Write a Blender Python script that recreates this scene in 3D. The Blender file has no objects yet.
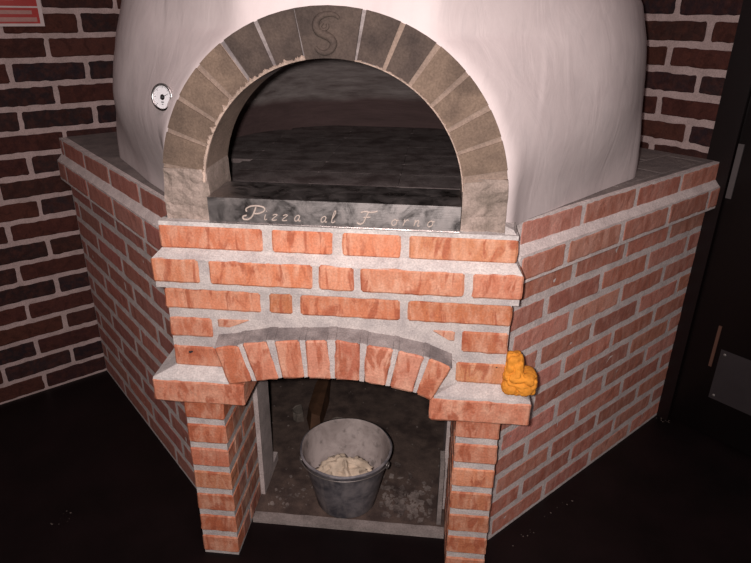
import bpy, math, random
from mathutils import Vector, noise, Matrix
random.seed(7)
PI = math.pi
S2 = 2 ** -.5
C = bpy.context.scene.collection
SC = bpy.context.scene

# ------------------------------------------------------------------ materials
def new_mat(name):
    m = bpy.data.materials.new(name); m.use_nodes = True
    nt = m.node_tree; nt.nodes.clear()
    out = nt.nodes.new('ShaderNodeOutputMaterial'); b = nt.nodes.new('ShaderNodeBsdfPrincipled')
    nt.links.new(b.outputs[0], out.inputs[0])
    return m, nt, b
def nd(nt, t, **kw):
    n = nt.nodes.new(t)
    for k, v in kw.items(): setattr(n, k, v)
    return n
def tex_coord(nt, scale=(1, 1, 1)):
    tc = nd(nt, 'ShaderNodeTexCoord'); mp = nd(nt, 'ShaderNodeMapping')
    mp.inputs['Scale'].default_value = scale
    nt.links.new(tc.outputs['Object'], mp.inputs[0]); return mp.outputs[0]
def noise_n(nt, vec, scale, detail=4, rough=.55, dist=0):
    n = nd(nt, 'ShaderNodeTexNoise'); n.inputs['Scale'].default_value = scale
    n.inputs['Detail'].default_value = detail; n.inputs['Roughness'].default_value = rough
    n.inputs['Distortion'].default_value = dist
    nt.links.new(vec, n.inputs['Vector']); return n.outputs[0]
def ramp(nt, fac, stops):
    r = nd(nt, 'ShaderNodeValToRGB'); e = r.color_ramp.elements
    while len(e) < len(stops): e.new(.5)
    for el, (p, c) in zip(e, stops):
        el.position = p; el.color = (*c, 1) if len(c) == 3 else c
    nt.links.new(fac, r.inputs[0]); return r.outputs[0]
def gray(nt, fac, a, b, lo=0., hi=1.):
    return ramp(nt, fac, [(lo, (a, a, a)), (hi, (b, b, b))])
def mix(nt, fac, a, b, mode='MIX'):
    m = nd(nt, 'ShaderNodeMix', data_type='RGBA', blend_type=mode)
    for sock, v in ((m.inputs[0], fac), (m.inputs[6], a), (m.inputs[7], b)):
        if isinstance(v, (int, float)): sock.default_value = v
        elif isinstance(v, tuple): sock.default_value = (*v, 1)
        else: nt.links.new(v, sock)
    return m.outputs[2]
def bump(nt, b, h, strength=.4, dist=.003):
    n = nd(nt, 'ShaderNodeBump'); n.inputs['Strength'].default_value = strength
    n.inputs['Distance'].default_value = dist
    nt.links.new(h, n.inputs['Height']); nt.links.new(n.outputs[0], b.inputs['Normal'])
def setv(b, **kw):
    for k, v in kw.items():
        b.inputs[{'rough': 'Roughness', 'metal': 'Metallic', 'spec': 'Specular IOR Level', 'col': 'Base Color'}[k]].default_value = (*v, 1) if k == 'col' else v

def mat_simple(name, col, rough=.6, metal=0, var=.25, vscale=30, bs=.3, bd=.002, spec=.4, stretch=(1, 1, 1)):
    m, nt, b = new_mat(name); v = tex_coord(nt, stretch)
    n = noise_n(nt, v, vscale, 5, .6)
    f = gray(nt, n, 1 - var, 1 + var * .6, .3, .7)
    nt.links.new(mix(nt, 1., col, f, 'MULTIPLY'), b.inputs['Base Color'])
    setv(b, rough=rough, metal=metal, spec=spec)
    if bs: bump(nt, b, noise_n(nt, v, vscale * 3, 4), bs, bd)
    return m

def mat_brick(name, haze, haze_amt, stain, stain_amt, rough=.75, streak=.35, spec=.25):
    """brick face: per-brick colour from the mesh attribute, whitish haze and darker drips as wear"""
    m, nt, b = new_mat(name)
    at = nd(nt, 'ShaderNodeAttribute', attribute_name='Col')
    v = tex_coord(nt, (1, 1, streak)); v2 = tex_coord(nt)
    n1 = noise_n(nt, v, 42, 5, .6, .4)
    col = mix(nt, gray(nt, n1, 0, haze_amt, .42, .68), at.outputs[0], haze)
    n2 = noise_n(nt, v, 33, 4, .55, .8)
    n2b = nd(nt, 'ShaderNodeMath', operation='ADD'); n2b.inputs[1].default_value = .0
    nt.links.new(n2, n2b.inputs[0])
    col = mix(nt, gray(nt, n2b.outputs[0], stain_amt, 0, .38, .47), col, stain)
    n3 = noise_n(nt, v2, 220, 3)
    col = mix(nt, 1., col, gray(nt, n3, .82, 1.12, .3, .7), 'MULTIPLY')
    nt.links.new(col, b.inputs['Base Color']); setv(b, rough=rough, spec=spec)
    h = nd(nt, 'ShaderNodeMath', operation='ADD')
    nt.links.new(noise_n(nt, v2, 150, 5, .65), h.inputs[0]); nt.links.new(noise_n(nt, v2, 35, 3), h.inputs[1])
    bump(nt, b, h.outputs[0], .5, .003)
    return m

def mat_mortar(name, col, col2, rough=.9, soot=None):
    m, nt, b = new_mat(name); v = tex_coord(nt)
    n = noise_n(nt, v, 18, 6, .65)
    c = mix(nt, gray(nt, n, 0, 1, .35, .65), col, col2)
    if soot:
        n4 = noise_n(nt, v, 9, 3); c = mix(nt, gray(nt, n4, 0, .8, .5, .68), c, soot)
    c = mix(nt, 1., c, gray(nt, noise_n(nt, v, 260, 3), .8, 1.15, .3, .7), 'MULTIPLY')
    nt.links.new(c, b.inputs['Base Color']); setv(b, rough=rough, spec=.2)
    bump(nt, b, noise_n(nt, v, 120, 6, .7), .6, .004)
    return m

M = {}
M['brick_front'] = mat_brick('front_brick', (.72, .41, .29), .65, (.38, .10, .05), .8)
M['brick_side'] = mat_brick('side_brick', (.70, .40, .33), .5, (.33, .10, .06), .4)
M['brick_left_shaded'] = mat_brick('left_brick_shaded', (.56, .28, .24), .35, (.28, .085, .06), .4)  # darker copy of the side brick, shade of the left face in its colour
M['brick_wall'] = mat_brick('dark_wall_brick', (.12, .040, .028), .35, (.035, .014, .012), .5, .9, 1., .06)
M['mortar'] = mat_mortar('grey_mortar', (.60, .53, .50), (.42, .37, .36))
M['mortar_light'] = mat_mortar('light_mortar', (.70, .64, .61), (.48, .43, .42))
M['mortar_side'] = mat_mortar('side_mortar', (.80, .69, .66), (.60, .51, .49))
M['mortar_dark'] = mat_mortar('sooty_mortar', (.34, .29, .28), (.20, .165, .16), soot=(.13, .11, .11))
M['mortar_wall'] = mat_mortar('wall_mortar', (.47, .35, .335), (.35, .26, .245))
M['render'] = mat_mortar('grey_render', (.58, .48, .46), (.40, .33, .315))
M['stone'] = mat_mortar('arch_stone', (.21, .148, .110), (.155, .108, .082), soot=(.11, .078, .06))
M['stone_sooty'] = mat_mortar('arch_stone_sooty', (.10, .073, .06), (.065, .048, .042), soot=(.05, .038, .033))
M['stone_joint'] = mat_mortar('arch_joint', (.31, .225, .18), (.22, .16, .13))
M['stone_leg'] = mat_mortar('rough_stone', (.40, .31, .27), (.19, .15, .125))
M['bead'] = mat_mortar('mortar_bead', (.62, .46, .38), (.36, .27, .22))
M['ledge'] = mat_mortar('ledge_mortar', (.27, .225, .21), (.18, .15, .145))
M['concrete'] = mat_mortar('dark_concrete', (.10, .085, .075), (.06, .05, .045))
M['threshold'] = mat_mortar('threshold_grey', (.30, .25, .235), (.18, .15, .14))

def plaster():
    m, nt, b = new_mat('white_plaster'); v = tex_coord(nt, (1, 1, .45)); v2 = tex_coord(nt)
    c = mix(nt, gray(nt, noise_n(nt, v2, 5, 5, .6), 0, 1, .35, .7), (.70, .60, .59), (.60, .505, .50))
    c = mix(nt, gray(nt, noise_n(nt, v, 30, 4, .6, .6), 0, .35, .5, .75), c, (.52, .46, .46))
    nt.links.new(c, b.inputs['Base Color']); setv(b, rough=.72, spec=.3)
    h = nd(nt, 'ShaderNodeMath', operation='ADD')
    h1 = noise_n(nt, tex_coord(nt, (1, 1, .45)), 13, 5, .55, 1.2)
    nt.links.new(h1, h.inputs[0]); nt.links.new(noise_n(nt, v2, 5, 3), h.inputs[1])
    bump(nt, b, h.outputs[0], .24, .008)
    return m
M['plaster'] = plaster()

def soot_brick():
    m, nt, b = new_mat('sooty_firebrick'); v = tex_coord(nt)
    sp = nd(nt, 'ShaderNodeSeparateXYZ'); nt.links.new(v, sp.inputs[0])
    vh = tex_coord(nt, (.35, 1, 3))
    a = nd(nt, 'ShaderNodeMath', operation='MULTIPLY_ADD'); a.inputs[1].default_value = .03; 
    nt.links.new(noise_n(nt, v, 6, 3), a.inputs[0]); nt.links.new(sp.outputs[2], a.inputs[2])
    c = ramp(nt, a.outputs[0], [(0, (.10, .062, .060)), (1, (.27, .23, .22))])
    r = c.node; r.color_ramp.elements[0].position = .098; r.color_ramp.elements[1].position = .125
    # height measured from the object's origin at z=1: soot burnt off above a tide line
    c = mix(nt, gray(nt, noise_n(nt, vh, 10, 6, .7), 0, .8, .35, .7), c, (.06, .038, .037))
    nt.links.new(c, b.inputs['Base Color']); setv(b, rough=.85, spec=.2)
    bump(nt, b, noise_n(nt, vh, 40, 5), .5, .006)
    return m
M['soot'] = soot_brick()
M['hearth'] = mat_mortar('ashy_hearth', (.21, .17, .165), (.12, .09, .088), soot=(.075, .05, .048))

def steel(name, col, rough, st=(1, 1, 1), dirt=.4, br=.06):
    m, nt, b = new_mat(name); v = tex_coord(nt, st)
    n = noise_n(nt, v, 22, 5, .65, .6)
    nt.links.new(mix(nt, gray(nt, n, 0, dirt, .45, .65), col, (.13, .10, .09)), b.inputs['Base Color'])
    nt.links.new(gray(nt, n, rough, rough + .3, .35, .7), b.inputs['Roughness'])
    setv(b, metal=1.)
    bump(nt, b, noise_n(nt, tex_coord(nt, (.3, 1, 30)), 80, 3), br, .0006)
    return m
M['steel'] = steel('brushed_steel', (.52, .47, .46), .26, dirt=.35, br=.22)
M['steel_clean'] = steel('polished_steel', (.75, .73, .72), .2, dirt=.1)
M['etch'] = mat_simple('etched_letters', (.48, .39, .34), .55, 0, .1, 60, 0)
M['door'] = mat_simple('dark_brown_door', (.003, .0013, .0014), .35, 0, .3, 8, .1, .001, .3, (1, 1, .1))
M['frame'] = mat_simple('dark_door_frame', (.0065, .0025, .0027), .45, 0, .3, 8, .1, .001, .3, (1, 1, .1))
M['kick'] = mat_simple('grey_kick_plate', (.026, .020, .022), .6, 0., .15, 10, .05)
M['strike'] = mat_simple('grey_metal_strip', (.085, .07, .07), .6, 0., .1, 30, 0)
M['reflection'] = mat_simple('brown_reflection', (.10, .045, .03), .6, 0., .1, 30, 0)  # colour of the reddish reflection on the door
M['screw'] = mat_simple('steel_screw', (.25, .23, .22), .5, .3, .1, 30, 0)
M['floor'] = mat_simple('dark_floor', (.006, .0026, .003), .5, 0, .5, 6, .15, .001, .25)
M['ceiling'] = mat_simple('ceiling_paint', (.12, .10, .095), .9, 0, .1, 4, 0)
M['wallplain'] = mat_simple('brown_paint', (.06, .04, .036), .85, 0, .1, 4, .1)
M['dust_floor'] = mat_mortar('dusty_niche_floor', (.125, .085, .07), (.07, .048, .042), soot=(.045, .03, .027))
M['rubble'] = mat_mortar('rubble_chips', (.26, .21, .19), (.07, .05, .045))
M['offcut'] = mat_simple('brown_wood', (.085, .04, .022), .8, 0, .4, 20, .4, .003, .2, (1, 1, .2))
M['pale_chunk'] = mat_mortar('pale_chunk', (.17, .14, .12), (.09, .07, .06))
def bucket_mat():
    m, nt, b = new_mat('dusty_grey_pail'); v = tex_coord(nt); vs = tex_coord(nt, (1, 1, .3))
    n = noise_n(nt, v, 14, 5, .65, .5)
    c = mix(nt, gray(nt, n, 0, 1, .36, .62), (.075, .07, .085), (.27, .24, .25))
    c = mix(nt, gray(nt, noise_n(nt, vs, 30, 5), 0, .6, .5, .7), c, (.36, .31, .30))
    nt.links.new(c, b.inputs['Base Color']); setv(b, rough=.6, metal=0.1)
    bump(nt, b, noise_n(nt, v, 60, 4), .3, .002); return m
M['pail'] = bucket_mat()
def bucket_in():
    m, nt, b = new_mat('dusty_pail_inside'); v = tex_coord(nt)
    c = mix(nt, gray(nt, noise_n(nt, v, 12, 5, .65, .5), 0, 1, .38, .62), (.27, .215, .20), (.46, .38, .36))
    c = mix(nt, gray(nt, noise_n(nt, v, 30, 5), 0, .7, .56, .68), c, (.12, .10, .09))
    nt.links.new(c, b.inputs['Base Color']); setv(b, rough=.8); return m
M['pail_in'] = bucket_in()
M['wire'] = mat_simple('dull_wire', (.25, .22, .21), .45, .7, .2, 40, 0)
M['paper'] = mat_simple('crumpled_paper', (.60, .47, .36), .85, 0, .35, 25, .3)
M['rag'] = mat_simple('orange_cloth', (.72, .27, .03), .8, 0, .25, 60, .5, .002, .3)
M['dial'] = mat_simple('dial_white', (.74, .71, .73), .4, 0, .06, 40, 0)
M['ink'] = mat_simple('black_ink', (.03, .03, .035), .5, 0, 0, 10, 0)
M['sign_red'] = mat_simple('sign_red', (.33, .012, .008), .45, 0, .15, 20, 0)
M['sign_white'] = mat_simple('sign_white', (.50, .40, .39), .5, 0, .08, 20, 0)
M['sign_pale'] = mat_simple('sign_pale_print', (.36, .17, .15), .5, 0, .15, 60, 0)
M['lamp'] = None

# ------------------------------------------------------------------ mesh builder
class MB:
    def __init__(s): s.v = []; s.f = []; s.c = []; s.m = []; s.sm = []
    def add(s, verts, faces, col=(.5, .5, .5), mi=0, smooth=False):
        o = len(s.v); s.v += [tuple(p) for p in verts]
        for f in faces:
            s.f.append([i + o for i in f]); s.c.append(col); s.m.append(mi); s.sm.append(smooth)
    def prism(s, poly, off, col=(.5, .5, .5), mi=0):
        """poly: list of 3D points (front face), off: extrusion vector"""
        n = len(poly); off = Vector(off)
        vs = [Vector(p) for p in poly] + [Vector(p) + off for p in poly]
        fs = [list(range(n)), list(range(2 * n - 1, n - 1, -1))] + [[(i + 1) % n, i, i + n, (i + 1) % n + n] for i in range(n)]
        s.add(vs, fs, col, mi)
    def box(s, a, b, col=(.5, .5, .5), mi=0):
        (x0, y0, z0), (x1, y1, z1) = a, b
        s.prism([(x0, y0, z0), (x1, y0, z0), (x1, y0, z1), (x0, y0, z1)], (0, y1 - y0, 0), col, mi)
    def hexa(s, lo, hi, mi=0, col=(.5, .5, .5)):
        """lo, hi: loops of n points (bottom, top)"""
        n = len(lo)
        s.add(list(lo) + list(hi), [list(range(n))[::-1], list(range(n, 2 * n))] + [[i, (i + 1) % n, (i + 1) % n + n, i + n] for i in range(n)], col, mi)
    def brick(s, q, N, depth, col, mi=0, e=.004, jit=.0015, rnd=.003, step=.018):
        """q: four corners (ll, lr, ur, ul) of the visible face, N outward normal; edges worn and uneven"""
        q = [Vector(p) for p in q]; N = Vector(N).normalized()
        W = ((q[1] - q[0]).length + (q[2] - q[3]).length) / 2; H = ((q[3] - q[0]).length + (q[2] - q[1]).length) / 2
        if W < .006 or H < .006: return
        nx = max(1, int(W / step)); nz = max(1, int(H / step))
        ex = min(e / W, .3); ez = min(e / H, .3)
        U = [0] + [ex + (1 - 2 * ex) * i / nx for i in range(nx + 1)] + [1]
        V = [0] + [ez + (1 - 2 * ez) * i / nz for i in range(nz + 1)] + [1]
        uu = (q[1] - q[0]).normalized(); vv = (q[3] - q[0]).normalized()
        vs = []; L = len(U); K = len(V)
        for b_, v in enumerate(V):
            for a_, u in enumerate(U):
                p = q[0] * (1 - u) * (1 - v) + q[1] * u * (1 - v) + q[2] * u * v + q[3] * (1 - u) * v
                bd = a_ in (0, L - 1) or b_ in (0, K - 1); co = a_ in (0, L - 1) and b_ in (0, K - 1)
                k = noise.noise_vector(p * 45)
                if bd: p = p - N * rnd + uu * k.x * jit * 1.6 + vv * k.y * jit * 1.6
                if co: p = p - N * rnd + uu * (.003 if a_ == 0 else -.003) + vv * (.002 if b_ == 0 else -.002)
                else: p = p + N * k.z * jit * .7
                vs.append(p)
        fs = [[b_ * L + a_, b_ * L + a_ + 1, (b_ + 1) * L + a_ + 1, (b_ + 1) * L + a_] for b_ in range(K - 1) for a_ in range(L - 1)]
        ring = [a_ for a_ in range(L)] + [b_ * L + L - 1 for b_ in range(1, K)] + [(K - 1) * L + a_ for a_ in range(L - 2, -1, -1)] + [b_ * L for b_ in range(K - 2, 0, -1)]
        n0 = len(vs); vs += [vs[i] - N * depth for i in ring]; R = len(ring)
        fs += [[ring[(i + 1) % R], ring[i], n0 + i, n0 + (i + 1) % R] for i in range(R)]
        fs.append([n0 + i for i in range(R)])
        s.add(vs, fs, col, mi)
    def tube(s, pts, r, seg=8, mi=0, col=(.5, .5, .5), closed=False):
        pts = [Vector(p) for p in pts]; n = len(pts); vs = []; up0 = None
        for i, p in enumerate(pts):
            a = pts[(i - 1) % n] if closed or i > 0 else p; b = pts[(i + 1) % n] if closed or i < n - 1 else p
            t = (b - a).normalized()
            if up0 is None:
                up0 = Vector((0, 0, 1)) if abs(t.z) < .9 else Vector((1, 0, 0))
            x = t.cross(up0).normalized(); y = x.cross(t).normalized(); up0 = y
            rr = r[i] if isinstance(r, (list, tuple)) else r
            vs += [p + (x * math.cos(k * 2 * PI / seg) + y * math.sin(k * 2 * PI / seg)) * rr for k in range(seg)]
        m = n if closed else n - 1
        fs = [[i * seg + k, i * seg + (k + 1) % seg, ((i + 1) % n) * seg + (k + 1) % seg, ((i + 1) % n) * seg + k] for i in range(m) for k in range(seg)]
        if not closed: fs += [list(range(seg))[::-1], [(n - 1) * seg + k for k in range(seg)]]
        s.add(vs, fs, col, mi, True)
    def lathe(s, prof, c, seg=48, mi=0, wob=0):
        vs = []
        for r, z in prof:
            for k in range(seg):
                a = 2 * PI * k / seg; w = 1 + wob * noise.noise(Vector((math.cos(a) * 2, math.sin(a) * 2, z * 8)))
                vs.append((c[0] + r * w * math.cos(a), c[1] + r * w * math.sin(a), c[2] + z))
        n = len(prof)
        fs = [[i * seg + k, i * seg + (k + 1) % seg, (i + 1) * seg + (k + 1) % seg, (i + 1) * seg + k] for i in range(n - 1) for k in range(seg)]
        s.add(vs, fs, (.5, .5, .5), mi, True)
    def build(s, name, mats, parent=None, origin=(0, 0, 0)):
        o_ = Vector(origin)
        me = bpy.data.meshes.new(name); me.from_pydata([tuple(Vector(p) - o_) for p in s.v], [], s.f)
        if not isinstance(mats, (list, tuple)): mats = [mats]
        for m in mats: me.materials.append(m)
        me.polygons.foreach_set('material_index', s.m); me.polygons.foreach_set('use_smooth', s.sm)
        ca = me.color_attributes.new('Col', 'FLOAT_COLOR', 'CORNER'); i = 0; data = []
        for p, c in zip(me.polygons, s.c): data += [c[0], c[1], c[2], 1.] * p.loop_total
        ca.data.foreach_set('color', data)
        me.update()
        ob = bpy.data.objects.new(name, me); C.objects.link(ob)
        if parent is not None:
            ob.parent = parent; w = Vector((0, 0, 0)); q = parent
            while q: w += q.location; q = q.parent
            ob.location = o_ - w
        else: ob.location = o_
        return ob
def tag(o, label, cat, group=None, kind=None):
    o['label'] = label; o['category'] = cat
    if group: o['group'] = group
    if kind: o['kind'] = kind
    return o
def empty(name, loc=(0, 0, 0)):
    o = bpy.data.objects.new(name, None); C.objects.link(o); o.location = loc; o.empty_display_size = .1; return o
def structure(o): o['kind'] = 'structure'; return o
def vary(c, a=.12, b=.05):
    k = 1 + random.uniform(-a, a)
    return tuple(max(.003, x * k * (1 + random.uniform(-b, b))) for x in c)
def crand(pts, k=6):
    out = []; P_ = [pts[0]] + list(pts) + [pts[-1]]
    for i in range(1, len(P_) - 2):
        p0, p1, p2, p3 = [Vector(x) for x in P_[i - 1:i + 3]]
        for j in range(k):
            t = j / k
            out.append(.5 * ((2 * p1) + (p2 - p0) * t + (2 * p0 - 5 * p1 + 4 * p2 - p3) * t * t + (3 * p1 - p0 - 3 * p2 + p3) * t ** 3))
    out.append(Vector(pts[-1])); return out

# ------------------------------------------------------------------ the place, in metres
# front of the oven along +x at y=0; the room corner lies behind it, its two walls at 45 degrees
LE = Vector((-.743, .868)); RE = Vector((1.486, .822))           # far ends of the two side faces
L0 = Vector((-.0054, .1304)); R0 = Vector((.7715, .1077))        # near ends of the side faces
cxy = ((1.6315 - 1.1398) * S2, (1.6315 + 1.1398) * S2)          # the room corner
KX, KY = cxy
ROOM = 4.6; H = 2.75
def run(org, ang, s, z, off=0, side=1):
    """point s along a vertical face starting at org in direction ang, pushed off outwards"""
    d = Vector((math.cos(ang), math.sin(ang))); n = Vector((-d.y, d.x)) * side
    p = Vector(org) + d * s + n * off
    return Vector((p.x, p.y, z))

def brick_rows(mb, org, ang, side, rows, umin, umax, cols, N, depth=.03, gap=.012, jz=.001, off=0, jit=.0015, rnd=.003):
    """rows: (z0, z1, joint offset, pitch, extra outward offset)"""
    for z0, z1, j, p, o in rows:
        k = math.floor((umin - j) / p); a = j + k * p
        while a < umax:
            u0 = max(a + gap / 2, umin); u1 = min(a + p - gap / 2, umax)
            if u1 - u0 > .012:
                w = [random.uniform(-jz, jz) for _ in range(6)]
                pts = [run(org, ang, u0 + w[4], z0 + w[0], off + o, side), run(org, ang, u1 + w[5], z0 + w[1], off + o, side),
                       run(org, ang, u1 + w[5], z1 + w[2], off + o, side), run(org, ang, u0 + w[4], z1 + w[3], off + o, side)]
                mb.brick(pts, N, depth, random.choice(cols)() if callable(cols[0]) else vary(random.choice(cols)), 0, jit=jit, rnd=rnd)
            a += p

# ---- walls
WALLCOLS = [(.054, .022, .019), (.060, .023, .019), (.042, .020, .019), (.031, .018, .019), (.066, .025, .020), (.050, .021, .019), (.026, .017, .019)]
# left wall: starts at the room corner, runs towards the viewer's left
def wall_left():
    mb = MB(); A = Vector(cxy); ang = math.radians(225); LEN = ROOM
    dLE = (Vector((LE.x, LE.y)) - A).length
    rows = []
    k = 0
    while k * .077 < H - .08:
        j = (.23 if k % 2 == 0 else .115)
        rows.append((k * .077 + .0085, k * .077 + .069, (dLE + j) % .2435, .2435, 0)); k += 1
    brick_rows(mb, A, ang, 1, rows, .0, 2.6, WALLCOLS, (S2, -S2, 0), .012, .0145, .0016, .0026, .0022)
    a = run(A, ang, 0, 0); b = run(A, ang, LEN, 0)
    mb.prism([a, b, b + Vector((0, 0, H)), a + Vector((0, 0, H))], (-S2 * .12, S2 * .12, 0), mi=1)
    return structure(mb.build('wall_left', [M['brick_wall'], M['mortar_wall']]))
wall_left()
DOOR0 = (Vector((1.462, .845)) - Vector(cxy)).length    # where the door frame begins along the right wall
def wall_right():
    mb = MB(); A = Vector(cxy); ang = math.radians(-45)
    dRE = (RE - A).length
    rows = []; k = -13
    while 1.002 + k * .077 < H - .08:
        j = dRE - (.115 if k % 2 == 0 else .227)
        rows.append((1.002 + k * .077 + .0095, 1.002 + k * .077 + .0665, j % .2435, .2435, 0)); k += 1
    brick_rows(mb, A, ang, -1, rows, .0, DOOR0, WALLCOLS, (-S2, -S2, 0), .012, .017, .0018, .0026, .0026)
    def seg(s0, s1, z0, z1):
        a = run(A, ang, s0, z0); b = run(A, ang, s1, z0); h = Vector((0, 0, z1 - z0))
        mb.prism([a, b, b + h, a + h], (S2 * .12, S2 * .12, 0), mi=1)
    seg(-.12, DOOR0, 0, H); seg(DOOR0, DOOR0 + 1.06, 2.12, H); seg(DOOR0 + 1.06, ROOM, 0, H)
    return structure(mb.build('wall_right', [M['brick_wall'], M['mortar_wall']]))
wall_right()
FAR = Vector((KX, KY - ROOM * 2 * S2)); LFT = Vector((KX - ROOM * S2, KY - ROOM * S2)); RGT = Vector((KX + ROOM * S2, KY - ROOM * S2))
def plain_wall(name, a, b, n):
    mb = MB(); mb.prism([(a.x, a.y, 0), (b.x, b.y, 0), (b.x, b.y, H), (a.x, a.y, H)], (n[0] * .12, n[1] * .12, 0))
    structure(mb.build(name, M['wallplain']))
plain_wall('wall_back', LFT, FAR, (-S2, -S2)); plain_wall('wall_front', FAR, RGT, (S2, -S2))
K3 = Vector(cxy)
def slab(name, z0, z1, m):
    mb = MB(); g = .16
    pts = [Vector((K3.x, K3.y + g)), Vector((LFT.x - g, LFT.y)), Vector((FAR.x, FAR.y - g)), Vector((RGT.x + g, RGT.y))]
    mb.hexa([(p.x, p.y, z0) for p in pts], [(p.x, p.y, z1) for p in pts]); return structure(mb.build(name, m))
slab('floor', -.08, 0, M['floor']); slab('ceiling', H, H + .08, M['ceiling'])

# ---- door on the right wall
def door():
    A = Vector(cxy); ang = math.radians(-45)
    root = structure(empty('door_1', run(A, ang, DOOR0, 0)))
    def bx(mb, s0, s1, z0, z1, o0, o1, mi=0):   # o: distance into the room from the wall plane
        a = run(A, ang, DOOR0 + s0, z0, o1, -1); b = run(A, ang, DOOR0 + s1, z0, o1, -1); h = Vector((0, 0, z1 - z0))
        mb.prism([a, b, b + h, a + h], (S2 * (o1 - o0), S2 * (o1 - o0), 0), mi=mi)
    f = MB(); bx(f, .0, .075, 0, 2.12, -.1, .012); bx(f, .985, 1.06, 0, 2.12, -.1, .012); bx(f, .075, .985, 2.04, 2.12, -.1, .012)
    f.build('door_frame', M['frame'], root)
    l = MB(); bx(l, .0765, .9835, .012, 2.038, -.05, -.004); leaf = l.build('door_leaf', M['door'], root)
    p = MB(); bx(p, .185, .87, .16, .353, -.004, -.0015); pl = p.build('kick_plate', M['kick'], root)
    s = MB()
    for ss, z in ((.2, .175), (.2, .338)):
        c = run(A, ang, DOOR0 + ss, z, -.0015, -1); N = Vector((-S2, -S2, 0)); s.tube([c, c + N * .0015], .005, 10)
    s.build('screw', M['screw'], pl)
    k = MB(); bx(k, .079, .096, .862, 1.034, -.004, .0015); k.build('strike_plate', M['strike'], root)
    k = MB(); bx(k, .159, .169, .277, .434, -.004, .001); k.build('reflection_strip', M['reflection'], root)  # reflection on the door leaf, made as a thin coloured strip
door()

# ---- sign on the left wall
def sign():
    A = Vector(cxy); ang = math.radians(225); d0 = (LE - A).length
    root = empty('safety_sign', run(A, ang, d0 - .015, 1.338, .008, 1))
    tag(root, 'red and white printed safety sign on the dark brick wall, upper left', 'sign')
    def bx(name, m, s0, s1, z0, z1, o0, o1):
        mb = MB(); a = run(A, ang, d0 + s0, z0, o1, 1); b = run(A, ang, d0 + s1, z0, o1, 1); h = Vector((0, 0, z1 - z0))
        t = Vector((S2, -S2, 0)) * -(o1 - o0)
        mb.prism([a, b, b + h, a + h], t); return mb.build(name, m, root)
    bx('backing', M['sign_white'], -.016, .20, 1.338, 1.56, .007, .010)
    bx('red_panel', M['sign_red'], -.004, .192, 1.3465, 1.3935, .010, .0107)
    bx('red_panel', M['sign_red'], -.004, .192, 1.3985, 1.548, .010, .0107)
    bx('printed_line', M['sign_pale'], .016, .150, 1.3745, 1.386, .0107, .0111)
    bx('printed_line', M['sign_pale'], .004, .165, 1.352, 1.365, .0107, .0111)
    bx('printed_line', M['sign_white'], .062, .155, 1.416, 1.44, .0107, .0111)
sign()

# ------------------------------------------------------------------ the oven
oven = empty('pizza_oven', (.385, .6, 0))
tag(oven, 'corner pizza oven with white plaster dome on a red brick base with arched niche', 'oven')
FRONT = [(.60, .23, .12), (.56, .20, .105), (.64, .27, .15), (.58, .22, .13), (.50, .165, .085)]
SIDE = [(.53, .205, .14), (.58, .225, .16), (.48, .185, .135), (.60, .25, .19), (.45, .165, .115)]
LEFT_SHADED = [(.45, .165, .13), (.50, .18, .14), (.40, .15, .115), (.46, .185, .15)]  # same bricks as SIDE, darkened to paint in the grazing light

# side faces
def side_face(name, org, ang, side, N, length, offs, cols, mat):
    mb = MB(); rows = []
    for k in range(13):
        j = offs[k] if k in offs else offs['even' if k % 2 == 0 else 'odd']
        o = .028 if k == 11 else (0.008 if k == 12 else 0)
        rows.append((k * .075 + .0095, k * .075 + .0665 + (.004 if k == 10 else 0), j % .25, .25, o))
    brick_rows(mb, org, ang, side, rows, .008, length - .004, cols, N, .05, .0165, .0013, .0007, .0017, rnd=.0014)
    N = Vector(N)
    def slabm(s0, s1, z0, z1, o0, o1, mi=1):
        a = run(org, ang, s0, z0, o1, side); b = run(org, ang, s1, z0, o1, side); h = Vector((0, 0, z1 - z0))
        mb.prism([a, b, b + h, a + h], -N * (o1 - o0), mi=mi)
    slabm(0, length, 0, .826, -.11, 0); slabm(0, length, .826, .897, -.11, .0272); slabm(0, length, .897, .972, -.11, .0075)
    # sloping mortar on top of the projecting course
    a = [run(org, ang, s, z, o, side) for s in (0,) for z, o in ((.896, .026), (.896, .0), (.916, .008))]
    b = [run(org, ang, s, z, o, side) for s in (length,) for z, o in ((.896, .026), (.896, .0), (.916, .008))]
    mb.add(a + b, [[0, 1, 2], [5, 4, 3], [0, 3, 4, 1], [1, 4, 5, 2], [2, 5, 3, 0]], mi=1)
    return mb.build(name, [mat, M['mortar_side']], oven)
side_face('left_side_face', L0, math.radians(135), 1, (-S2, -S2, 0), 1.04, {'even': .05, 'odd': .225, 12: .0, 11: -.06, 10: .048}, LEFT_SHADED, M['brick_left_shaded'])
side_face('right_side_face', R0, math.radians(45), -1, (S2, -S2, 0), 1.005, {'even': .04, 'odd': .165, 12: .01, 11: -.07, 10: .02}, SIDE, M['brick_side'])

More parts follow.
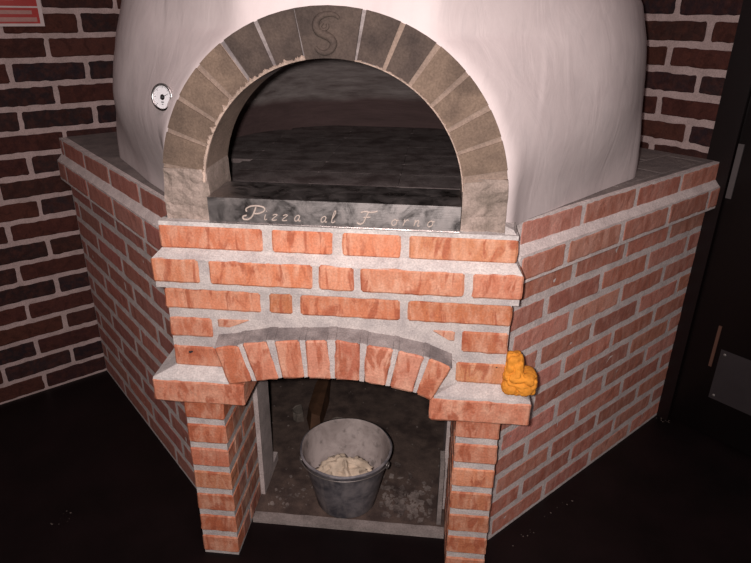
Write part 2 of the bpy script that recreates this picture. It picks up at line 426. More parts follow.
# top ledge slab (pentagon against the two walls), with the dome standing on it
def ledge():
    mb = MB(); e = .004
    pts = [(.0, .03), (.766, .03), (.766, .104), (RE.x - .012, RE.y - .012 + .01), (KX, KY - .014), (LE.x + .016, LE.y + .006), (-.004, .128)]
    mb.hexa([(x, y, .86) for x, y in pts], [(x, y, .9735) for x, y in pts])
    mb.build('ledge_slab', M['ledge'], oven)
    # bedding mortar and flat bricks visible on the right part of the ledge
    mb = MB(); d = math.radians(45)
    for i in range(4):
        for j in range(5):
            u0 = .45 + j * .245 - (i % 2) * .12; o0 = -.02 - i * .118
            if o0 - .113 < -.62: continue
            a = run(R0, d, u0, .975, o0, -1); b = run(R0, d, min(u0 + .240, .985), .975, o0, -1)
            c_ = run(R0, d, min(u0 + .240, .985), .975, o0 - .113, -1); e_ = run(R0, d, u0, .975, o0 - .113, -1)
            if max(p.x + p.y for p in (a, b, c_, e_)) > KX + KY - .03: continue
            mb.brick([a, b, c_, e_], (0, 0, 1), .008, vary((.23, .15, .13)), 0, rnd=.0015)
    mb.build('ledge_brick', [M['ledge']], oven)
ledge()

def core():
    mb = MB()
    pts = [(.11, .26), (.665, .26), (RE.x - .20, RE.y), (KX, KY - .2), (LE.x + .20, LE.y)]
    mb.hexa([(x, y, .70) for x, y in pts], [(x, y, .86) for x, y in pts])
    mb.build('niche_ceiling', M['concrete'], oven)
    mb = MB()
    pts = [(.1, .157), (.675, .157), (1.34, .84), (KX, KY - .14), (-.59, .86)]
    mb.hexa([(x, y, .0) for x, y in pts], [(x, y, .004) for x, y in pts])
    mb.build('niche_floor', M['dust_floor'], oven)
core()

# front panel: courses 9 to 13 above the niche
def front_panel():
    mb = MB(); N = (0, -1, 0)
    def b(x0, x1, z0, z1, y=0, col=None, x0b=None, x1b=None, d=.06, dz=0):
        x0b = x0 if x0b is None else x0b; x1b = x1 if x1b is None else x1b
        mb.brick([(x0b, y, z0), (x1b, y, z0), (x1, y, z1), (x0, y, z1)], N, d, col or vary(random.choice(FRONT)), 0)
    for x0, x1 in ((-.001, .229), (.250, .381), (.402, .527), (.545, .770)): b(x0, x1, .914, .966)
    for x0, x1 in ((-.016, .089), (.113, .341), (.355, .430), (.445, .664), (.681, .785)): b(x0, x1, .843, .899, -.027)
    for x0, x1 in ((-.009, .214), (.235, .288), (.306, .529), (.547, .773)): b(x0, x1, .766, .815)
    b(-.006, .096, .693, .743); b(.67, .771, .695, .748)
    b(.110, .188, .722, .744, x1b=.135, col=(.52, .26, .18)); b(.600, .654, .722, .746, x0b=.642, col=(.52, .26, .18))
    b(-.005, .094, .614, .667, x1b=.118, col=(.52, .18, .10)); b(.662, .772, .616, .668)
    for hx, hz, hr in ((.036, .652, .0038), (.0405, .6535, .0028), (.752, .662, .0018)):   # small holes in two bricks
        mb.prism([(hx + hr * math.cos(k * PI / 4), -.0012, hz + hr * .8 * math.sin(k * PI / 4)) for k in range(8)], (0, .01, 0), mi=3)
    # mortar body, a little behind the faces
    y0 = .0035
    def body(poly, y, d): mb.prism([(x, y, z) for x, z in poly], (0, d - y, 0), mi=1)
    arc = []
    for i in range(17):
        t = i / 16; x = .145 + t * .475; arc.append((x, .595 + .037 * (1 - (2 * t - 1) ** 2)))
    poly = [(-.0035, .52)] + [(.105, .52), (.105, .59)] + arc + [(.668, .59), (.668, .52)] + [(.771, .52), (.771, .826), (-.0035, .826)]
    body(poly, y0, .125)
    mb.box((-.012, -.0235, .829), (.781, .125, .899), mi=1)
    mb.box((.003, .0035, .899), (.7665, .125, .9735), mi=1)
    # sloping mortar over the projecting course
    a = [(-.013, -.025, .898), (-.013, .01, .898), (.002, .001, .9145)]; c_ = [(.782, -.025, .898), (.782, .01, .898), (.770, .001, .9155)]
    mb.add(a + c_, [[0, 1, 2], [5, 4, 3], [0, 3, 4, 1], [1, 4, 5, 2], [2, 5, 3, 0]], mi=2)
    # mortar packed in the corner beside the right leg of the stone arch
    mb.hexa([(.741, .006, .970), (.768, .006, .970), (.773, .10, .970), (.741, .10, .970)], [(.741, .014, .992), (.759, .014, .984), (.768, .10, .992), (.741, .10, 1.0)], 1)
    # thin mortar bed on top under the sill
    mb.box((.0, .002, .966), (.769, .03, .9755), mi=2)
    return mb.build('front_panel', [M['brick_front'], M['mortar'], M['mortar_light'], M['ink']], oven)
front_panel()

def lintel():
    mb = MB()
    A = [((.109, .688), (.164, .697), (.192, .603), (.136, .590)), ((.176, .702), (.232, .714), (.255, .615), (.202, .604)), ((.251, .715), (.308, .719), (.316, .622), (.264, .618)),
         ((.321, .720), (.371, .724), (.377, .624), (.325, .624)), ((.390, .725), (.445, .722), (.443, .622), (.388, .625)), ((.460, .718), (.519, .711), (.503, .614), (.454, .621)),
         ((.531, .709), (.587, .698), (.566, .602), (.513, .614)), ((.600, .694), (.650, .674), (.609, .584), (.574, .600))]
    cols = [(.50, .155, .08), (.56, .21, .13), (.54, .20, .12), (.58, .24, .16), (.44, .14, .085), (.60, .26, .175), (.58, .25, .17), (.56, .22, .13)]
    y = -.036
    for q, c in zip(A, cols):
        tl, tr, br, bl = q
        mb.brick([(bl[0], y, bl[1]), (br[0], y, br[1]), (tr[0], y, tr[1]), (tl[0], y, tl[1])], (0, -1, 0), .15, c, 0, jit=.0022)
    # mortar between the bricks
    for (a, b) in zip(A[:-1], A[1:]):
        mb.prism([(x, y + .0045, z) for x, z in (a[2], b[3], b[0], a[1])], (0, .145, 0), mi=1)
    # sooty mortar smeared over the brick tops back to the wall
    for i, q in enumerate(A):
        tl, tr = q[0], q[1]
        mb.hexa([(tl[0], y + .004, tl[1] - .003), (tr[0], y + .004, tr[1] - .003), (tr[0], .006, tr[1] - .003), (tl[0], .006, tl[1] - .003)],
                [(tl[0] + .001, y + .005, tl[1] + .0015), (tr[0] - .001, y + .005, tr[1] + .0015), (tr[0], .006, tr[1] + .015), (tl[0], .006, tl[1] + .015)], 2)
        if i < 7:
            n = A[i + 1][0]
            mb.hexa([(tr[0], y + .005, tr[1] - .005), (n[0], y + .005, n[1] - .005), (n[0], .006, n[1] - .005), (tr[0], .006, tr[1] - .005)],
                    [(tr[0], y + .006, tr[1] + .001), (n[0], y + .006, n[1] + .001), (n[0], .006, n[1] + .017), (tr[0], .006, tr[1] + .017)], 2)
    # ends of the arch: mortar filling to the neighbouring bricks
    mb.prism([(.100, -.002, .668), (.118, -.002, .612), (.134, -.002, .592), (.140, -.002, .60), (.112, -.002, .69)], (0, .05, 0), mi=1)
    mb.prism([(.606, -.002, .588), (.662, -.002, .612), (.660, -.002, .668), (.650, -.002, .676)], (0, .05, 0), mi=1)
    return mb.build('lintel_arch', [M['brick_front'], M['mortar'], M['mortar_dark']], oven)
lintel()

def pier(x0, x1, corbel, right):
    mb = MB()
    for k in range(7):
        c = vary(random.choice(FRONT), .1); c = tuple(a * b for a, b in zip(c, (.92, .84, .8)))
        mb.brick([(x0 + .001, 0, k * .075 + .009), (x1 - .001, 0, k * .075 + .009), (x1 - .001, 0, k * .075 + .066), (x0 + .001, 0, k * .075 + .066)], (0, -1, 0), .05, c, 0)
    mb.box((x0 + .003, .0035, 0), (x1 - .003, .235, .523), mi=1)
    # inner cheek of the niche, laid in running bond
    xi = x1 if not right else x0; sg = 1 if not right else -1
    for k in range(7):
        z0, z1 = k * .075 + .010, k * .075 + .065
        jo = [.0, .118, .232] if k % 2 == 0 else [.0, .232]
        for a, b in zip(jo[:-1], jo[1:]):
            a2, b2 = a + (.006 if a else .0525), b - .006
            if b2 - a2 < .012: continue
            pts = [(xi, a2, z0), (xi, b2, z0), (xi, b2, z1), (xi, a2, z1)]
            if right: pts = [pts[1], pts[0], pts[3], pts[2]]
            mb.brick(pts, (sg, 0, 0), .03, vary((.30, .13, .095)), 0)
    # outer cheek, reaching back to the side face
    xo = x0 if not right else x1
    if not right: mb.box((x0 + .002, .05, 0), (x0 + .02, .14, .523), mi=1)
    else: mb.box((x1 - .02, .05, 0), (x1 - .002, .12, .523), mi=1)
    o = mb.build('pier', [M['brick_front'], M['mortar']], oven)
    cx0, cx1 = corbel
    cb = MB(); yf = -.03
    cb.brick([(cx0, yf, .5275), (cx1, yf, .5275), (cx1, yf, .588), (cx0, yf, .588)], (0, -1, 0), .15, (.55, .20, .12), 0, jit=.002)
    if not right:
        ix0, ix1, tz = -.004, .118, .640
        lo = [(cx0 + .001, yf + .002, .586), (cx1 - .03, yf + .002, .586), (cx1 - .03, .05, .586), (cx0 + .001, .12, .586)]
        hi = [(cx0 + .003, yf + .004, .592), (.128, yf + .004, .592), (ix1, .002, .613), (ix0, .002, .618), (ix0, .12, tz + .018), (cx0 + .012, .12, .60)]
    else:
        ix0, ix1, tz = .66, .771, .63
    n_ = 8
    # cap: sloping mortar bed on the corbel
    xa, xb = (cx0 + .002, cx1 - .035) if not right else (cx0 + .008, cx1 - .002)
    ta, tb = (-.004, .113) if not right else (.668, .771)
    v = [(xa, yf + .002, .585), (xb, yf + .002, .585), (xb, .118, .585), (xa, .118, .585),
         (xa + .001, yf + .003, .593), (xb - .001, yf + .003, .593), (xb - .001, .118, .600), (xa + .001, .118, .600),
         (ta, .0025, .614), (tb, .0025, .614), (tb, .118, .640), (ta, .118, .640)]
    f = [[3, 2, 1, 0], [0, 1, 5, 4], [1, 2, 6, 5], [2, 3, 7, 6], [3, 0, 4, 7], [4, 5, 9, 8], [5, 6, 10, 9], [6, 7, 11, 10], [7, 4, 8, 11], [8, 9, 10, 11]]
    cb.add(v, f, mi=1)
    cb.build('corbel', [M['brick_front'], M['mortar_light'] if not right else M['mortar']], oven)
    return o
pier(.0, .1025, (-.055, .168), False)
pier(.6705, .7755, (.606, .834), True)

def niche_cheeks():
    mb = MB()
    mb.box((.02, .2355, 0), (.1120, .345, .70), mi=0); mb.box((.02, .3455, 0), (.1120, .40, .035), mi=0); mb.build('niche_cheek', M['render'], oven)
    mb = MB(); mb.box((.662, .2355, 0), (.755, .40, .70), mi=0); mb.build('niche_cheek', M['render'], oven)
    mb = MB()
    n = 14; lo = []; 
    for i in range(n):
        x0 = .1045 + i * .5645 / n; x1 = x0 + .5645 / n + .0005
        h0 = .013 + .003 * noise.noise(Vector((x0 * 20, 0, 3))); h1 = .013 + .003 * noise.noise(Vector((x1 * 20, 0, 3)))
        mb.hexa([(x0, .124, 0), (x1, .124, 0), (x1, .156, 0), (x0, .156, 0)], [(x0, .1255, h0), (x1, .1255, h1), (x1, .155, h1), (x0, .155, h0)])
    mb.build('threshold', M['threshold'], oven)
niche_cheeks()

# ---- plaster dome
DC = (.385, .84)
def prof(z):
    P_ = [(.97, .806), (1.02, .804), (1.1, .799), (1.19, .792), (1.26, .783), (1.33, .770), (1.42, .742), (1.52, .675), (1.6, .57), (1.68, .44), (1.73, .30), (1.76, .17), (1.765, .165), (2.8, .165)]
    for (a, ra), (b, rb) in zip(P_[:-1], P_[1:]):
        if z <= b: t = (z - a) / (b - a); return ra + (rb - ra) * t
    return .165
POLY = [(.013, .030), (.004, .135), (-.150, .300), (-.385, .592), (-.412, .66), (-.425, .86), (-.38, 1.2), (.385, 1.9), (1.14, 1.2), (1.19, .86), (1.185, .66), (1.152, .548), (.935, .287), (.777, .090), (.752, .030)]
def ray_poly(th):
    c, s_ = math.cos(th), math.sin(th); best = 9
    for (x0, y0), (x1, y1) in zip(POLY, POLY[1:] + POLY[:1]):
        dx, dy = x1 - x0, y1 - y0; det = c * (-dy) + s_ * dx
        if abs(det) < 1e-9: continue
        ex, ey = x0 - DC[0], y0 - DC[1]
        t = (ex * (-dy) + ey * dx) / det; u = (c * ey - s_ * ex) / det
        if t > 0 and -1e-6 <= u <= 1 + 1e-6: best = min(best, t)
    return best
def smin(a, b, k): h = max(k - abs(a - b), 0) / k; return min(a, b) - h * h * k * .25
def smax(a, b, k): return -smin(-a, -b, k)
NT = 720
_base = [ray_poly(2 * PI * i / NT) for i in range(NT)]
_base = [sum(_base[(i + j) % NT] for j in range(-3, 4)) / 7 for i in range(NT)]
def dome():
    mb = MB(); zs = []
    z = .974
    while z < 1.46: zs.append(z); z += .009
    while z < 1.77: zs.append(z); z += .02
    zs += [1.9, 2.2, 2.5, H - .002]
    vs = []
    for z in zs:
        r = prof(z); wb = max(0, min(1, (1.20 - z) / .21)); wb = wb * wb * (3 - 2 * wb)
        hw0 = math.sqrt(max(0, .367 ** 2 - max(0, z - 1.04) ** 2)); hwm = .187 - max(0, z - 1.5) * .15
        for i in range(NT):
            th = 2 * PI * i / NT; c, s_ = math.cos(th), math.sin(th)
            R = r
            if s_ < -.02 and z < 1.62:
                yf = .0305 + max(0, z - 1.45) * .6
                # flat front round the mouth, its flanks running tangent into the round dome
                hw = max(hw0 + (-.007 if c > 0 else .007), hwm); D_ = DC[1] - yf; A_ = math.hypot(hw, D_); r0 = R
                if A_ > r0:
                    al = math.atan2(D_, hw) - math.acos(r0 / A_); psi = math.atan2(-s_, abs(c))
                    if psi > al: R = smin(D_ / -s_, r0 / math.cos(psi - al), .020)
            if wb > 0:
                b = _base[i]
                if s_ > .15: b = min(b, r)
                R = R * (1 - wb) + b * wb
            # keep clear of the walls behind
            q = max((c + s_) * S2, (-c + s_) * S2)
            if q > .1: R = smin(R, .762 / q, .05)
            R += .0035 * noise.noise(Vector((c * r * 6, s_ * r * 6, z * 6))) * (0 if (s_ < -.75 and abs(R * c) < .41) else 1)
            x, y = DC[0] + R * c + .018 * max(0, min(1, (z - 1.05) / .25)) * abs(c), DC[1] + R * s_
            vs.append((x, y, z))
    fs = []
    for j in range(len(zs) - 1):
        for i in range(NT):
            i2 = (i + 1) % NT; q = [j * NT + i, j * NT + i2, (j + 1) * NT + i2, (j + 1) * NT + i]
            mx = sum(vs[k][0] for k in q) / 4; my = sum(vs[k][1] for k in q) / 4; mz = sum(vs[k][2] for k in q) / 4
            if my < .25 and ((mx - .378) ** 2 + (mz - 1.04) ** 2 < .345 ** 2 or (mz < 1.04 and abs(mx - .378) < .345)): continue
            fs.append(q)
    mb.add(vs, fs, (.5, .5, .5), 0, True)
    return mb.build('plaster_dome', M['plaster'], oven)
dome()

# ---- stone arch round the mouth
AC = (.378, 1.04); RO, RI = .3635, .272
def stone_arch():
    mb = MB(); yf = .022
    angs = [(171, 160.5), (158.9, 149.1), (147.4, 137), (135.1, 126), (124.3, 113.4), (112, 100.4), (78.6, 68), (66.4, 56), (54.3, 44), (42.2, 31.9), (30.0, 21.4), (19.8, 10.5)]
    def P(a, r): return (AC[0] + r * math.cos(math.radians(a)), AC[1] + r * math.sin(math.radians(a)))
    for a0, a1 in angs:
        col = (.2, .15, .12)
        n = 3
        for i in range(n):
            b0 = a0 + (a1 - a0) * i / n; b1 = a0 + (a1 - a0) * (i + 1) / n
            ri = RI + .002; mi = 2 if 55 < (a0 + a1) / 2 < 130 else 0
            q = [P(b0, ri), P(b1, ri), P(b1, RO), P(b0, RO)]
            mb.prism([(x, yf - .0, z) for x, z in [q[0], q[3], q[2], q[1]]][::-1], (0, .05, 0), mi=mi)
    # joint body (recessed) as full ring
    ring = []
    N_ = 60
    for i in range(N_):
        a0 = 172.5 - (165) * i / N_; a1 = 172.5 - 165 * (i + 1) / N_
        q = [P(a0, RI), P(a0, RO - .001), P(a1, RO - .001), P(a1, RI)]
        mb.prism([(x, yf + .003, z) for x, z in q], (0, .145, 0), mi=3 if 70 < (a0 + a1) / 2 < 125 else 1)
    # rough legs below the springing
    o = mb.build('stone_arch', [M['stone'], M['stone_joint'], M['stone_sooty'], M['mortar_dark']], oven)
    for sx in (-1, 1):
        lg = MB(); nx, nz = 10, 14; vs = []
        for j in range(nz + 1):
            for i in range(nx + 1):
                z = .974 + (1.086 - .974) * j / nz
                h = z - AC[1]
                ro = math.sqrt(RO ** 2 - max(0, h) ** 2); ri = math.sqrt(RI ** 2 - max(0, h) ** 2) if h > 0 else RI
                ri -= .0105 * (1 - j / nz) ** .5 if sx < 0 else 0; x = AC[0] + sx * (ri + (ro - ri) * i / nx)
                y = yf + .002 + .008 * noise.noise(Vector((x * 22, 7, z * 22))) + .005 * noise.noise(Vector((x * 70, 3, z * 70))) - .004 * (1 - j / nz)
                vs.append((x, max(y, .004), z))
        m0 = len(vs); vs += [(x, .167, z) for x, y, z in vs]
        fs = [[j * (nx + 1) + i, j * (nx + 1) + i + 1, (j + 1) * (nx + 1) + i + 1, (j + 1) * (nx + 1) + i] for j in range(nz) for i in range(nx)]
        per = list(range(nx + 1)) + [j * (nx + 1) + nx for j in range(1, nz + 1)] + [nz * (nx + 1) + i for i in range(nx - 1, -1, -1)] + [j * (nx + 1) for j in range(nz - 1, 0, -1)]
        fs += [[per[k], per[(k + 1) % len(per)], per[(k + 1) % len(per)] + m0, per[k] + m0] for k in range(len(per))]
        lg.add(vs, fs); lg.build('arch_leg', M['stone_leg'], o)
    # keystone, slightly proud, with a carved scroll
    ks = MB()
    q = [P(99.5 + 0, RI - .001)] + [P(99.8 - i * 4.1, RI - .001) for i in range(1, 5)] + [P(79.5, RI - .001)]
    top = [P(79.8 + i * 5.05, RO) for i in range(5)]
    ks.prism([(x, yf - .005, z) for x, z in (q + top)][::-1], (0, .06, 0), mi=0)
    kk = ks.build('keystone', M['stone_sooty'], o)
    sc = MB()
    S = [(.030, .030), (.020, .037), (.004, .038), (-.014, .032), (-.022, .018), (-.016, .004), (-.002, -.002), (.010, -.008), (.017, -.018), (.012, -.030), (-.002, -.037), (-.016, -.034), (-.024, -.026)]
    pts = crand([(.374 + x * .85, yf - .006, 1.354 + z * .9) for x, z in S], 6); n = len(pts)
    sc.tube(pts, [.0030 + .0050 * math.sin(PI * min(1, max(0, i / (n - 1)))) for i in range(n)], 10)
    S2_ = [(-.006, .022), (-.012, .014), (-.006, .008), (.004, .012), (.004, .020)]
    sc.tube(crand([(.374 + x * .85, yf - .006, 1.354 + z * .9) for x, z in S2_], 5), .003, 8)
    sc.build('carved_scroll', M['stone_sooty'], kk)
    # crumbs of mortar along the inner edge
    bd = MB()
    nb = 420; vs = []
    for i in range(nb + 1):
        a = 176 - 172 * i / nb
        amt = 1 if a > 88 else .45
        w_ = max(.0008, amt * (.0065 + .010 * noise.noise(Vector((a * .55, 4, 0))) + .004 * noise.noise(Vector((a * 2.1, 9, 0)))))
        x0, z0 = P(a, RI - .0012); x1, z1 = P(a, RI - .001 + w_); xm, zm = P(a, RI + w_ * .45)
        vs += [(x0, yf + .006, z0), (x0, yf - .001, z0), (xm, yf - .0045 * min(1, w_ / .005), zm), (x1, yf + .001, z1)]
    bd.add(vs, [[i * 4 + k, i * 4 + k + 1, i * 4 + k + 5, i * 4 + k + 4] for i in range(nb) for k in range(3)])
    x = bd.build('mortar_crumbs', M['bead'], o)
    return o
stone_arch()

# ---- cooking chamber behind the mouth
def chamber():
    mb = MB(); seg = 72; c = (.385, .69); R = .52; vs = []; rows = 20
    for j in range(rows + 1):
        t = j / rows * PI / 2; rr = R * (math.cos(t) ** .6); z = .977 + .40 * math.sin(t)
        for k in range(seg):
            a = 2 * PI * k / seg; vs.append((c[0] + rr * math.cos(a), c[1] + rr * math.sin(a), z))
    fs = []
    for j in range(rows):
        for k in range(seg):
            q = [j * seg + (k + 1) % seg, j * seg + k, (j + 1) * seg + k, (j + 1) * seg + (k + 1) % seg]
            mx, my, mz = [sum(vs[i][d] for i in q) / 4 for d in range(3)]
            if my < .45 and ((mx - AC[0]) ** 2 + (mz - AC[1]) ** 2 < (RI + .07) ** 2 or (mz < AC[1] and abs(mx - AC[0]) < RI + .07)): continue
            fs.append(q)
    mb.add(vs, fs, smooth=True)
    # throat from the arch to the chamber
    n = 40; vs = []
    for y, e in ((.166, .003), (.19, .022), (.24, .062), (.34, .13)):
        r_ = RI + e
        vs.append((AC[0] + r_, y, .977))
        vs += [(AC[0] + r_ * math.cos(PI * i / n), y, AC[1] + r_ * math.sin(PI * i / n)) for i in range(n + 1)]
        vs.append((AC[0] - r_, y, .977))
    w = n + 3
    mb.add(vs, [[j * w + i, j * w + i + 1, (j + 1) * w + i + 1, (j + 1) * w + i] for j in range(3) for i in range(w - 1)], smooth=True)
    mb.build('cooking_chamber', M['soot'], oven, origin=(.385, .7, 1.0))
    mb = MB(); seg = 60
    # hearth: firebrick tiles
    for i in range(9):
        for j in range(5):
            x0, y0 = c[0] - .56 + j * .225, .05 + i * .125 + .0
            x1, y1 = x0 + .2240, y0 + .1242
            if (abs((x0 + x1) / 2 - AC[0]) > RI * .8 and y0 < .3):
                continue
            cxm, cym = (x0 + x1) / 2 - c[0], (y0 + y1) / 2 - c[1]
            if y0 > .28 and max(math.hypot(x - c[0], y - c[1]) for x in (x0, x1) for y in (y0, y1)) > .60 and y0 < .5: continue
            if math.hypot(cxm, cym) > .56: continue
            mb.brick([(x0, y0, .99), (x1, y0, .99), (x1, y1, .99), (x0, y1, .99)], (0, 0, 1), .012, vary((.1, .08, .07)), 0, jit=.0004, rnd=.0003)
    mb.box((.12, .05, .976), (.64, .3, .984)); mb.box((.02, .3, .976), (.75, 1.1, .984))
    mb.build('hearth_floor', M['hearth'], oven)
chamber()

# ---- steel sill with engraved lettering
def sill():
    mb = MB(); x0, x1 = .1175, .6475; y0 = -.003; t = .0015; zt = 1.034
    mb.box((x0, y0, .9785), (x1, y0 + t, zt)); mb.box((x0, y0 + t, zt - .0015), (x1, .13, zt)); mb.box((x0, y0 - .003, .9785), (x1, y0, .980))
    mb.box((x0, .1285, .994), (x1, .13, zt - .0015)); mb.box((x0, y0 + t, .9785), (x0 + t, .13, zt - .0015)); mb.box((x1 - t, y0 + t, .9785), (x1, .13, zt - .0015))
    o = mb.build('steel_sill', M['steel'], oven)
    r = .0011; y = y0 - .0006; letters = {}
    def st(pts, x, z, sx, sz, rr=r): letters.setdefault(x, MB()).tube(crand([(x + (a + .25 * b) * sx, y, z + b * sz) for a, b in pts], 5), rr, 6)
    z0 = .989
    st([(-.55, .62), (-.62, .85), (-.3, 1.08), (.25, 1.1), (.62, .95), (.62, .7), (.3, .5), (0, .48)],   .213, z0, .031, .027, .0017)
    st([(.02, 1.0), (-.02, .6), (-.12, .2), (-.35, -.02), (-.65, .0), (-.72, .22), (-.5, .3)],   .213, z0, .031, .027, .0019)
    def li(x):
        st([(0, .9), (-.02, .3), (.12, .0), (.4, .15)], x, z0, .013, .013); st([(.08, 1.45), (.12, 1.5)], x, z0, .013, .013, .0014)
    def lz(x): st([(0, .85), (.35, 1.0), (.7, .9), (.3, .5), (0, .08), (.35, .0), (.8, .1)], x, z0, .013, .013)
    def la(x): st([(.7, .85), (.35, 1), (0, .6), (.1, .1), (.4, .05), (.68, .5), (.7, .9), (.68, .3), (.8, .02), (1., .15)], x, z0, .013, .013)
    def ll(x): st([(0, .5), (.3, 1.3), (.35, 1.9), (.15, 1.9), (.05, 1.0), (.1, .1), (.4, .05), (.6, .3)], x, z0, .013, .013)
    def lo(x): st([(.4, 1), (.05, .7), (.05, .2), (.4, 0), (.75, .3), (.7, .8), (.4, 1), (.6, .85), (1., .9)], x, z0, .013, .013)
    def lr(x): st([(0, .85), (.1, 1), (.1, .4), (.05, .0), (.15, .6), (.45, 1), (.7, .9)], x, z0, .013, .013)
    def ln(x): st([(0, .9), (.1, .9), (.08, 0), (.15, .6), (.45, 1), (.65, .8), (.62, .2), (.75, 0), (.95, .15)], x, z0, .013, .013)
    li(.238); lz(.254); lz(.276); la(.302)
    la(.358); ll(.380)
    st([(-.4, .95), (-.1, 1.05), (.4, 1.0), (.9, 1.1)], .447, z0, .026, .026, .0016); st([(.2, 1.0), (.1, .5), (0, .1), (-.25, -.02), (-.5, .1)], .447, z0, .026, .026, .0016); st([(-.1, .55), (.45, .6)], .447, z0, .026, .026, .0013)
    lo(.506); lr(.530); ln(.552); lo(.580)
    for T in letters.values(): T.build('engraved_letter', M['etch'], o)
sill()

# ---- thermometer on the plaster
def thermometer():
    P0 = Vector((-.031, .174, 1.211)); cam = Vector((.591, -1.2, 1.392))
    P0 = Vector((.0043, .0961, 1.2213)) + (cam - P0).normalized() * .024
    N = Vector((-.30, -.94, .14)).normalized(); X = Vector((0, 0, 1)).cross(N).normalized() * 1; Y = N.cross(X)
    R = .0255
    def disc(mb, r, d0, d1, seg=40, mi=0):
        ring = [P0 + (X * math.cos(2 * PI * k / seg) + Y * math.sin(2 * PI * k / seg)) * r for k in range(seg)]
        mb.hexa([p + N * d0 for p in ring], [p + N * d1 for p in ring], mi)
    b = MB(); disc(b, R * .9, -.05, .0); disc(b, .006, -.07, .002)
    seg = 48
    b.tube([P0 + N * .003 + (X * math.cos(2 * PI * k / seg) + Y * math.sin(2 * PI * k / seg)) * R for k in range(seg)], .0028, 10, closed=True)
    t = b.build('thermometer', M['steel_clean'], oven)
    d = MB(); disc(d, R * .95, -.001, .0015); d.build('dial', M['dial'], t)
    i = MB()
    for k in range(31):
        a = math.radians(225 - k * 9); r0 = R * (.78 if k % 5 else .7)
        u = X * math.cos(a) + Y * math.sin(a); w = X * -math.sin(a) + Y * math.cos(a); c0 = P0 + N * .0017
        hw = .00025 if k % 5 else .0005
        q = [c0 + u * r0 - w * hw, c0 + u * R * .88 - w * hw, c0 + u * R * .88 + w * hw, c0 + u * r0 + w * hw]
        i.hexa(q, [p + N * .0002 for p in q])
    for (cx_, cy_, w_, h_) in ((.0, -.010, .007, .0022), (.0, -.0145, .004, .0015)):
        c0 = P0 + N * .0017 + X * cx_ + Y * cy_
        q = [c0 - X * w_ / 2 - Y * h_ / 2, c0 + X * w_ / 2 - Y * h_ / 2, c0 + X * w_ / 2 + Y * h_ / 2, c0 - X * w_ / 2 + Y * h_ / 2]
        i.hexa(q, [p + N * .0002 for p in q])
    i.build('dial_marks', M['ink'], t)
    n = MB(); u = (X * math.cos(math.radians(25)) + Y * math.sin(math.radians(25))) * 1
    w = u.cross(N); c0 = P0 + N * .0025
    q = [c0 - u * .006 - w * .0009, c0 + u * .018 - w * .0003, c0 + u * .018 + w * .0003, c0 - u * .006 + w * .0009]
    n.hexa(q, [p + N * .0004 for p in q]); n.tube([c0 - N * .0005, c0 + N * .001], .002, 12)
    n.build('needle', M['ink'], t)
thermometer()

# ------------------------------------------------------------------ loose things
def bucket():
    c = (.368, .252, .0045)
    root = empty('bucket', c); tag(root, 'dusty dark grey metal bucket standing in the arched niche of the oven', 'bucket')
    mb = MB()
    mb.lathe([(.0, .004), (.086, .004), (.089, 0), (.0915, .004), (.131, .184), (.134, .190), (.1385, .193), (.1385, .198), (.133, .200)], c, 56, 0, .012)
    mb.build('body', M['pail'], root)
    mb = MB(); mb.lathe([(.133, .200), (.1300, .194), (.1285, .184), (.0895, .008), (.0, .008)], c, 56, 0, .012)
    mb.build('inner_surface', M['pail_in'], root)
    z = c[2] + .182
    for a in (204, -22):
        e = MB(); a_ = math.radians(a); u = Vector((math.cos(a_), math.sin(a_), 0)); t = Vector((-u.y, u.x, 0))
        p = Vector((c[0], c[1], z)) + u * .136
        ring = [p + u * .003 + (t * math.cos(k * PI / 6) + Vector((0, 0, 1)) * math.sin(k * PI / 6)) * .009 for k in range(12)]
        e.tube(ring, .0026, 8, closed=True); e.build('handle_ear', M['wire'], root)
    h = MB(); P_ = []
    for i in range(25):
        t = i / 24; a_ = math.radians(204 + (338 - 204) * t); r = .140 + .004 * math.sin(PI * t)
        P_.append((c[0] + r * math.cos(a_), c[1] + r * math.sin(a_), z + .004 + .004 * math.sin(PI * t) ))
    h.tube(P_, .0021, 8); h.build('wire_handle', M['wire'], root)
    return c
bc = bucket()

def crumple(name, c, r, m, label, cat, squash=(1, 1, .7), freq=9, amp=.35, n=28, seed=0, ext=None):
    mb = MB(); vs = []; seg = n * 2
    for j in range(n + 1):
        t = PI * j / n
        for k in range(seg):
            a = 2 * PI * k / seg; d = Vector((math.sin(t) * math.cos(a), math.sin(t) * math.sin(a), math.cos(t)))
            q = d * freq * .2 + Vector((seed, seed * 2, 0))
            w = 1 - amp * abs(noise.noise(q * 1.6)) * 1.6 - amp * .5 * abs(noise.noise(q * 4.2)) + amp * .35
            p = Vector((d.x * squash[0], d.y * squash[1], d.z * squash[2])) * r * w
            vs.append(Vector(c) + p)
    fs = [[j * seg + k, (j + 1) * seg + k, (j + 1) * seg + (k + 1) % seg, j * seg + (k + 1) % seg] for j in range(n) for k in range(seg)]
    mb.add(vs, fs, smooth=True); o = mb.build(name, m, origin=c); tag(o, label, cat); return o
crumple('crumpled_paper', (bc[0] + .004, bc[1] - .050, .136), .085, M['paper'], 'crumpled beige paper lying inside the grey bucket', 'paper', (.95, .62, .70), 6, .5, 34, 5)

